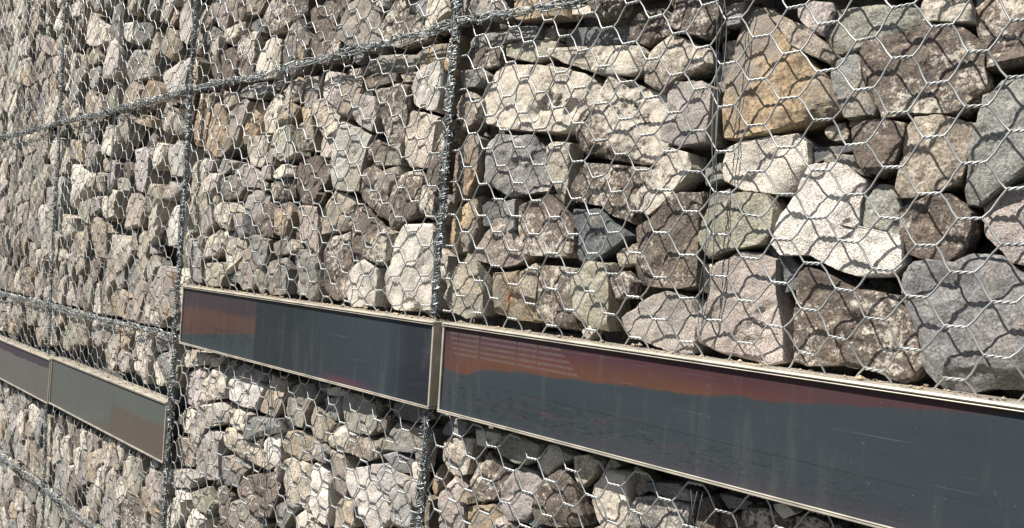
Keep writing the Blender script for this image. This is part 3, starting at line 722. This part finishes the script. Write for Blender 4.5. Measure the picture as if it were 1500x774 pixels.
# ------------------------------------------------------------ ground and an added dark backing that keeps the gaps between stones dark
gx = np.concatenate([[-900, -14], np.linspace(-12, 12, 13), [14, 900]]); gy = np.array([-900, -60, -20, -6, -3, -1, 0, .3])
GV = [(x, y, ground_z(x)) for x in gx for y in gy]; ny = len(gy)
GF = [(i*ny+j, (i+1)*ny+j, (i+1)*ny+j+1, i*ny+j+1) for i in range(len(gx)-1) for j in range(ny-1)]
g = mesh_obj('ground', GV, np.array(GF), M['ground'], smooth=False); g['kind'] = 'structure'
V, F = box(-6.6, 3.4, .42, 1.0, -.9, 3.45); g = mesh_obj('gap_backing', V, np.array(F), M['backing'], smooth=False); g['kind'] = 'structure'

# ------------------------------------------------------------ the printed panels
PANELS = [  # x0, x1, z0, z1, material, label
    (.060, 1.66, 1.222, 1.447, 0, 'longest printed panel, dark slate with an orange and purple band along its top left'),
    (-1.492, .026, 1.222, 1.445, 1, 'dark navy printed panel with a brown and purple patch at its left end'),
    (-3.078, -1.612, .735, .977, 2, 'grey olive printed panel with a brown lower right corner, one step below the navy panel'),
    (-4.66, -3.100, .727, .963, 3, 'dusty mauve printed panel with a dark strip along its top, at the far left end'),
]
def make_panel(x0, x1, z0, z1, k, label):
    L, H = x1-x0, z1-z0; yb, yf = .012, (-.030 if k < 2 else -.014)
    t = empty('printed_panel', label, 'panel', (x0, 0, z0), 'printed panels framed into the stone wall')
    th = .0065
    def rail(parts):
        a = Acc()
        for bx in parts: a.add(*box(*bx))
        o = mesh_obj('frame_rail', np.concatenate(a.V), np.concatenate(a.F), M['rail'], t, smooth=False)
        bv = o.modifiers.new('bevel', 'BEVEL'); bv.width = .0012; bv.segments = 2
    rail([(0, L, yf, yb+.03, H-th, H), (0, L, yf-.003, yf+.004, H-th-.0028, H-th-.0003), (0.002, L-.002, yf-.0055, yf-.0002, H-.0042, H-.0012)])
    rail([(0, L, yf, yb, 0, th*.8), (0, L, yf-.0015, yf+.004, th*.8+.0003, th*.8+.0022)])
    rail([(0, th, yf+.0008, yb, th+.0003, H-th-.0003)]); rail([(L-th, L, yf+.0008, yb, th+.0003, H-th-.0003)])
    V, F = box(th+.0002, L-th-.0002, yf+.006, yf+.010, th+.0002, H-th-.0002)
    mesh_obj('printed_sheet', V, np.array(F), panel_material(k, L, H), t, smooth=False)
    return t
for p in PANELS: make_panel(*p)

# ------------------------------------------------------------ the wall's woven wire
PX, PZ, TW = .1225, .0815, .0158        # hexagon pitch along the wall, up the wall; half length of a twist
def panel_gap(c, r):                    # where a panel interrupts the mesh and the stones: list of (x0,x1,z0,z1)
    return [(p[0]-.01, p[1]+.01, p[2]-.004, p[3]+.004) for p in PANELS]
GAPS = panel_gap(0, 0)
def sheet_y(x, z):                      # bulge of the mesh in and out
    P = np.stack([x*2.3, z*2.3, np.zeros_like(x)], 1); b = fbm(P, 5, 3)*.009
    s = np.full_like(x, 9.)
    for X in RX: s = np.minimum(s, abs(x-X))
    for Z in (ZA, ZB, ZC): s = np.minimum(s, abs(z-Z))
    b = b-.010*np.clip(s/.25, 0, 1)+.004
    for a0, a1, b0, b1 in GAPS:
        dz = np.maximum(np.maximum(b0-z, z-b1), 0); dx = np.maximum(np.maximum(a0-x, x-a1), 0)
        b = np.where((dx < .01) & (dz < .06), np.maximum(b, b+(.012-b)*(1-dz/.06)), b)
    return b
def warp(x, z, c):
    P = np.stack([x*4.+c*3.1, z*4., np.full_like(x, 2.)], 1)
    return x+fbm(P, 31, 3)*.012, z+fbm(P, 43, 3)*.009
def inside_gap(x, z, m=0.):
    r = np.zeros(len(x), bool)
    for a0, a1, b0, b1 in GAPS: r |= (x > a0-m) & (x < a1+m) & (z > b0-m) & (z < b1+m)
    return r
DETAIL = {4: (9, 5, 3), 3: (6, 4, 3), 2: (5, 4, 2), 1: (4, 3, 2), 0: (3, 3, 1), 5: (3, 3, 2)}
def wire_mesh(c, x0, x1, z0, z1, parent):
    K, sides, ks = DETAIL[c] if not (c > 2 and z0 < 0) else (3, 3, 1); r = .00185 if c > 2 else .00150; acc = Acc(); rg = np.random.default_rng(c*7+int(z0*10)+50)
    zo = rg.uniform(0, PZ); xo = rg.uniform(0, PX); tw = []; dg = []
    ni = int((x1-x0)/(PX/2))+2; nj = int((z1-z0)/PZ)+2
    for i in range(-1, ni):
        for j in range(-1, nj):
            cx = x0+xo-PX+i*PX/2; cz = z0+zo-PZ+j*PZ+(PZ/2 if i % 2 else 0)
            if x0+.006 < cx-TW*.4 and cx+TW*.4 < x1-.006 and z0+.004 < cz < z1-.004: tw.append((cx, cz))
            for s in (-1, 1): dg.append((cx+TW, cz, cx+PX/2-TW, cz+s*PZ/2))
    tw = np.array(tw); dg = np.array(dg)
    fx = lambda x, z: x+seam_dx(c, z)*(1-(x-x0)/(x1-x0))+seam_dx(c+1, z)*(x-x0)/(x1-x0)
    # twists: two intertwined strands
    u = np.linspace(-1, 1, K+1); ph = rg.uniform(0, 6.28, len(tw))
    jx = rg.normal(0, .0022, (len(tw), 1)); 
    cx = tw[:, :1]+u[None]*TW; cz = tw[:, 1:]+0*u[None]
    g_ok = ~inside_gap(fx(tw[:, 0], tw[:, 1]), tw[:, 1])
    for sgn in (0, math.pi):
        a = ph[:, None]*0+sgn+u[None]*math.pi*1.55+.6
        wx, wz = warp(fx(cx.ravel(), cz.ravel()), cz.ravel(), c); y = sheet_y(wx, wz)
        P = np.stack([wx, y+np.sin(a).ravel()*r*.95, wz+np.cos(a).ravel()*r*.95], 1).reshape(len(tw), K+1, 3)
        acc.add(*tubes(P[g_ok], r, sides))
    # the diagonals, slightly bowed where they leave a twist
    v = np.linspace(0, 1, ks+1); mid = np.stack([(dg[:, 0]+dg[:, 2])/2, (dg[:, 1]+dg[:, 3])/2], 1)
    ok = (mid[:, 0] > x0) & (mid[:, 0] < x1) & (mid[:, 1] > z0) & (mid[:, 1] < z1) & ~inside_gap(fx(mid[:, 0], mid[:, 1]), mid[:, 1])
    dg = dg[ok]; e = v+.10*np.sin(2*math.pi*v)*-.5
    x = dg[:, :1]+(dg[:, 2:3]-dg[:, :1])*v[None]; z = dg[:, 1:2]+(dg[:, 3:4]-dg[:, 1:2])*e[None]
    wx, wz = warp(fx(x.ravel(), z.ravel()), z.ravel(), c); y = sheet_y(wx, wz)+np.tile(np.sin(v*math.pi)*.002, len(dg))
    P = np.stack([wx, y, wz], 1).reshape(len(dg), ks+1, 3)
    acc.add(*tubes(P, r, sides))
    o = mesh_obj('wire_mesh', np.concatenate(acc.V)-np.array(parent.location), np.concatenate(acc.F), M['wire'], parent)
    return o
def wob(n, rg, amp, step=6):
    k = max(3, n//step+2); a = rg.normal(0, amp, k); return np.interp(np.linspace(0, k-1, n), np.arange(k), a)
def smooth_(a, w=5):
    k = np.ones(w)/w; return np.convolve(np.pad(a, w//2, 'edge'), k, 'valid')[:len(a)]
def seam(parent, a, b, horiz, near, rg, idx=0):
    """selvedge wires with a lacing wire wound round them, from a to b (x,z); left out where a panel sits."""
    L = math.hypot(b[0]-a[0], b[1]-a[1]); sd = 5 if near else 4; base_y = -.004
    def put(acc, P, r):
        P = np.asarray(P, float).copy(); q = (P[:, 0]-a[0])/(b[0]-a[0]) if horiz else (P[:, 2]-a[1])/(b[1]-a[1])
        if horiz:
            P[:, 0] += seam_dx(idx, P[:, 2])*(1-q)+seam_dx(idx+1, P[:, 2])*q
            P[:, 2] -= .012*np.sin(np.clip(q, 0, 1)*math.pi)*(1.6 if idx == 4 else .8)
        else: P[:, 0] += seam_dx(idx, P[:, 2])
        ok = np.where(~inside_gap(P[:, 0], P[:, 2], .002))[0]
        for g_ in np.split(ok, np.where(np.diff(ok) > 1)[0]+1):
            if len(g_) > 2: acc[0 if horiz else int(P[g_, 2].mean() > (1.33 if idx > 2 else .85))].tube(P[g_], r, sd)
    n = int(L/.012)+2; t = np.linspace(0, 1, n); x = a[0]+(b[0]-a[0])*t; z = a[1]+(b[1]-a[1])*t
    sv = [Acc(), Acc()]
    for k in range(5):
        o1 = smooth_(wob(n, rg, .0105 if horiz else .0065, 7)); o2 = smooth_(wob(n, rg, .006, 9))
        put(sv, np.stack([x+(0 if horiz else o1), base_y+o2*.8, z+(o1 if horiz else 0)], 1), .0017)
    lc = [Acc(), Acc()]
    for rep in range(2 if horiz or not near else 4):
        turns = L/(.075 if horiz else .023)*(1, 1.31, .77, .55)[rep]; m = int(turns*(9 if near else 7)); tt = np.linspace(0, 1, m)
        ph = tt*turns*2*math.pi+rg.uniform(0, 6)+smooth_(wob(m, rg, 2.2, 7)); rr = (.0125 if horiz else .0095)*(1+smooth_(wob(m, rg, .45, 5)))
        sx = a[0]+(b[0]-a[0])*tt; sz = a[1]+(b[1]-a[1])*tt; c_, s_ = np.cos(ph)*rr, np.sin(ph)*rr*.8; drift = smooth_(wob(m, rg, .005, 8))
        put(lc, np.stack([sx+(drift if horiz else c_), base_y+s_, sz+(c_ if horiz else drift)], 1), .0015)
    for _ in range(int(L/(.04 if horiz else .005))):        # cut tails and hooked ends
        q = rg.random(); px, pz = a[0]+(b[0]-a[0])*q, a[1]+(b[1]-a[1])*q; ang = rg.uniform(0, 2*math.pi); ln = rg.uniform(.010, .024)
        d = np.array([math.cos(ang), -abs(rg.normal(0, .35)), math.sin(ang)])*ln; bend = np.array([rg.normal(), rg.normal()*.4, rg.normal()])*.006
        p0 = np.array([px+rg.normal(0, .006), base_y-.004, pz+rg.normal(0, .006)]); put(lc, [p0-d*.3, p0+d*.2+bend, p0+d*.8], .0014)
    for _ in range(int(L*(5 if horiz else 1.5))):           # strands that stray from the bundle
        q0 = rg.uniform(0, .85); q1 = min(1, q0+rg.uniform(.08, .22)/L*1.2); k = 9; q = np.linspace(q0, q1, k); bow = np.sin(np.linspace(0, math.pi, k))*rg.normal(0, .020)
        put(sv, np.stack([a[0]+(b[0]-a[0])*q+(0 if horiz else bow), np.full(k, base_y-.008)-abs(bow)*.3, a[1]+(b[1]-a[1])*q+(bow if horiz else 0)], 1), .0017)
    loc = np.array(parent.location)
    for nm, ac in (('selvedge_wire', sv), ('lacing_wire', lc)):
        for a_ in ac:
            if a_.V: mesh_obj(nm, np.concatenate(a_.V)-loc, np.concatenate(a_.F), M['seam'], parent)

# ------------------------------------------------------------ the gabion cages
LABELS = {(4, 1): 'nearest gabion cage at the right, big ochre slab and mottled boulders above the longest panel', (3, 1): 'gabion cage above the navy panel, tall grey white stone at its lower right', (2, 1): 'gabion cage of narrow pale stones left of the navy one, above the olive panel', (1, 1): "far left gabion cage of mauve and tan slivers, above the mauve panel's cage", (4, 0): 'gabion cage along the top right edge, just above the heaviest laced seam', (3, 0): 'upper gabion cage with brown stones and a yellow wedge, two above the navy panel', (2, 0): 'upper gabion cage with a lilac grey sliver and a peach coloured wedge', (1, 0): 'uppermost gabion cage at the far left end of the wall', (4, 2): 'gabion cage cut off by the longest panel, violet and white stones peeping out under it', (3, 2): 'gabion cage under the navy panel, with a long cream stone lying aslant in its middle', (2, 2): 'gabion cage that the grey olive panel is set into', (1, 2): 'gabion cage that the dusty mauve panel is set into', (2, 3): "bottom gabion cage in the lowest seam, below the olive panel's cage", (1, 3): "bottom gabion cage at the lower left corner, below the mauve panel's cage", (3, 3): "bottom gabion cage standing on the ground below the navy panel's cage", (4, 3): "bottom gabion cage standing on the ground below the longest panel's cage", (5, 0): 'upper gabion cage past the right end, beyond the cage with the heaviest seam', (5, 1): 'gabion cage past the right end, next to the one with the big ochre slab', (5, 2): 'middle gabion cage past the right end of the longest panel', (5, 3): 'bottom gabion cage past the right end of the wall in view', (0, 0): 'uppermost gabion cage past the far left end', (0, 1): 'gabion cage past the far left end, in the row above the panels', (0, 2): 'gabion cage past the far left end, in the row of the mauve panel', (0, 3): 'bottom gabion cage past the far left end'}
stone_pool = []
def put_stone(parent, code, poly, level, seed, yfront, rg, share=False, boulder=False):
    c, a = centroid(poly); col, kind = look(code, rg)
    if share and len(POOL) >= 24:            # cages past the ends of the picture draw on shared shapes
        w0, h0, me = POOL[int(rg.integers(len(POOL)))]; ex = np.ptp(poly[:, 0]), np.ptp(poly[:, 1])
        o = bpy.data.objects.new('stone', me); COL.objects.link(o); o.parent = parent; o.location = (c[0]-parent.location.x, yfront, c[1]-parent.location.z)
        o.scale = (ex[0]/w0, 1, ex[1]/h0); o.material_slots[0].link = 'OBJECT'; o.material_slots[0].material = M[kind]; o.color = col
        return o
    V, F = stone_geom(poly-c, level, seed, .06 if 'G' in code else None, boulder, 'G' in code)
    o = mesh_obj('stone', V, F, M[kind], parent, (c[0]-parent.location.x, yfront, c[1]-parent.location.z))
    if level >= 3: o.data.set_sharp_from_angle(angle=math.radians(21))
    else: o.data.set_sharp_from_angle(angle=math.radians(18))
    o.color = col
    if share: POOL.append((np.ptp(poly[:, 0]), np.ptp(poly[:, 1]), o.data))
    return o
POOL = []
CODES_FILL = ['c', 'ct', 'tb', 'cg', 't', 't', 'tw', 'tg', 'p', 'pt', 'pw', 'g', 'g', 'gw', 'gt', 'b', 'bt', 'bt', 'n', 'nt', 'ot', 'ot', 'tw', 'gp', 'pg', 'gt', 'ct']
total = 0
for r, (zb, zt) in enumerate(((ZA, 3.42), (ZB, ZA), (ZC, ZB), (-1, ZC))):
    for c in range(6):
        x0, x1 = RX[c], RX[c+1]
        z0 = zb if r < 3 else -.66
        if r == 3 and c > 3: z0 = -.30
        if (c, r) not in LABELS: continue
        rg = np.random.default_rng(1000+r*17+c)
        cage = empty('gabion_cage', LABELS[(c, r)], 'gabion', (x0, 0, z0), 'wire gabion cages filled with stone')
        near = c in (3, 4); inview = c in (1, 2, 3, 4) and not (r == 3 and c > 1) and not (r == 0 and c == 5)
        mine = []
        for k, (code, P) in enumerate(traced):
            cc, a = centroid(P)
            if x0 <= cc[0] < x1 and z0 <= cc[1] < zt: mine.append((k, code, P, a))
        fixed = [P for code, P in traced if P[:, 0].max() > x0-.1 and P[:, 0].min() < x1+.1 and P[:, 1].max() > z0-.1 and P[:, 1].min() < zt+.1]
        for k, code, P, a in mine:
            lv = 5 if (c == 4 and a > .021) else (4 if (c == 4 and a > .003) or (c == 3 and a > .0085) else 3)
            yf = .012+rg.uniform(0, .024)
            if code[0] == 'd' or a < .0022: yf += .022
            for a0, a1, b0, b1 in GAPS:
                cc = P.mean(0)
                if a0 < cc[0] < a1 and b0-.09 < cc[1] < b0: yf += .006
            put_stone(cage, code, P.mean(0)+(P-P.mean(0))*(1+(.0035 if c == 4 else .0055)/math.sqrt(a)), lv, 500+k, yf, rg, boulder=code[0] == 'w' and 'G' not in code)
        sp = {0: .15, 1: .145, 2: .14, 3: .085, 4: .085, 5: .13}[c]
        gap_polys = [np.array([(a0, b0-.004), (a1, b0-.004), (a1, b1+.002), (a0, b1+.002)]) for a0, a1, b0, b1 in GAPS if a0 < x1 and a1 > x0 and b0 < zt and b1 > z0]
        for P in cells(x0+.028, x1-.016, z0+.008, zt-.008, sp, fixed+gap_polys, rg, aniso=rg.uniform(.68, .82) if c < 3 else rg.uniform(.85, 1.)):
            P = P.copy(); q_ = (P[:, 0]-x0)/(x1-x0); P[:, 0] += seam_dx(c, P[:, 1])*(1-q_)+seam_dx(c+1, P[:, 1])*q_
            cc, a = centroid(P)
            if inside_gap(cc[:1], cc[1:])[0]: continue
            if c >= 3 and a < .00055 and inview: continue
            cd = CODES_FILL[rg.integers(len(CODES_FILL))]
            Pn = P+rg.normal(0, .0035, P.shape); 
            put_stone(cage, cd, Pn, ((4 if c == 4 and a > .007 else 3 if (c > 2 or a > .008) and a > .0015 else 2) if inview else 2), int(rg.integers(1 << 30)), .012+min(.04, abs(rg.normal(0, .016))), rg, share=not inview)
        # the stones further in, seen only through the gaps
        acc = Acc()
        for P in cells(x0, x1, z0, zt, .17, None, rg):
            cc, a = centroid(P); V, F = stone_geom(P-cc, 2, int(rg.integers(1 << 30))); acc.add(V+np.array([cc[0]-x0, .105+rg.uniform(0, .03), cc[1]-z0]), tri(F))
        o = mesh_obj('stone_fill', np.concatenate(acc.V), np.concatenate(acc.F), M['plain'], cage); o['kind'] = 'stuff'; o.color = (.14, .125, .11, 1)  # inner stones coloured darker to deepen the shade in the gaps
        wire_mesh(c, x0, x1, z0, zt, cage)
        seam(cage, (x0, z0), (x0, zt), False, near, rg, c)
        if r == 3 or (r == 1 and c in (3, 4)): pass        # the panels cover that seam
        else: seam(cage, (x0, z0), (x1, z0), True, near, rg, c)
        # tie wires of the inner partition, slack down the middle
        xm = (x0+x1)/2; n = 30; q = np.linspace(z0+.01, zt-.01, n)
        if not inside_gap(np.array([xm]), np.array([(z0+zt)/2]))[0]:
            for s in range(3):
                sx = smooth_(wob(n, rg, .012, 6)); P = np.stack([xm+sx+rg.uniform(-.004, .004), -.010+smooth_(wob(n, rg, .004, 5)), q], 1)
                okk = ~inside_gap(P[:, 0], P[:, 2])
                idx = np.where(okk)[0]
                for grp in np.split(idx, np.where(np.diff(idx) > 1)[0]+1):
                    if len(grp) > 2:
                        Vt, Ft = tubes(P[grp][None], .0011, 4); mesh_obj('tie_wire', Vt-np.array(cage.location), Ft, M['lace'], cage)

# ------------------------------------------------------------ grit and chips lying on the panels' top ledges
acc = Acc(); rg = np.random.default_rng(77)
for (x0, x1, z0, z1, k, _l) in PANELS:
    for _ in range(int((x1-x0)*(420 if k < 2 else 90))):
        x = rg.uniform(x0, x1); s = abs(rg.normal(0, .0016))+.0008; s = min(s*(2.6 if rg.random() < .06 else 1), .009); y = rg.uniform(-.018, .03)
        V = np.array([(1, 0, 0), (-1, 0, 0), (0, 1, 0), (0, -1, 0), (0, 0, 1), (0, 0, -1.)])*s*rg.uniform(.5, 1.3, (6, 1)); V[:, 2] *= .6
        an = rg.uniform(0, 6.28); ca, sa = math.cos(an), math.sin(an); V = V@np.array([[ca, sa, 0], [-sa, ca, 0], [0, 0, 1]])
        V = V+np.array([x, y, z1-V[:, 2].min()-.0002]); F = np.array([(0, 2, 4), (2, 1, 4), (1, 3, 4), (3, 0, 4), (2, 0, 5), (1, 2, 5), (3, 1, 5), (0, 3, 5)]); acc.add(V, F)
o = mesh_obj('grit', np.concatenate(acc.V), np.concatenate(acc.F), M['rusty'], smooth=False); o['kind'] = 'stuff'; o['label'] = 'sandy grit and stone chips lying on the ledges of the panels'; o['category'] = 'grit'; o.color = (.46, .36, .24, 1)
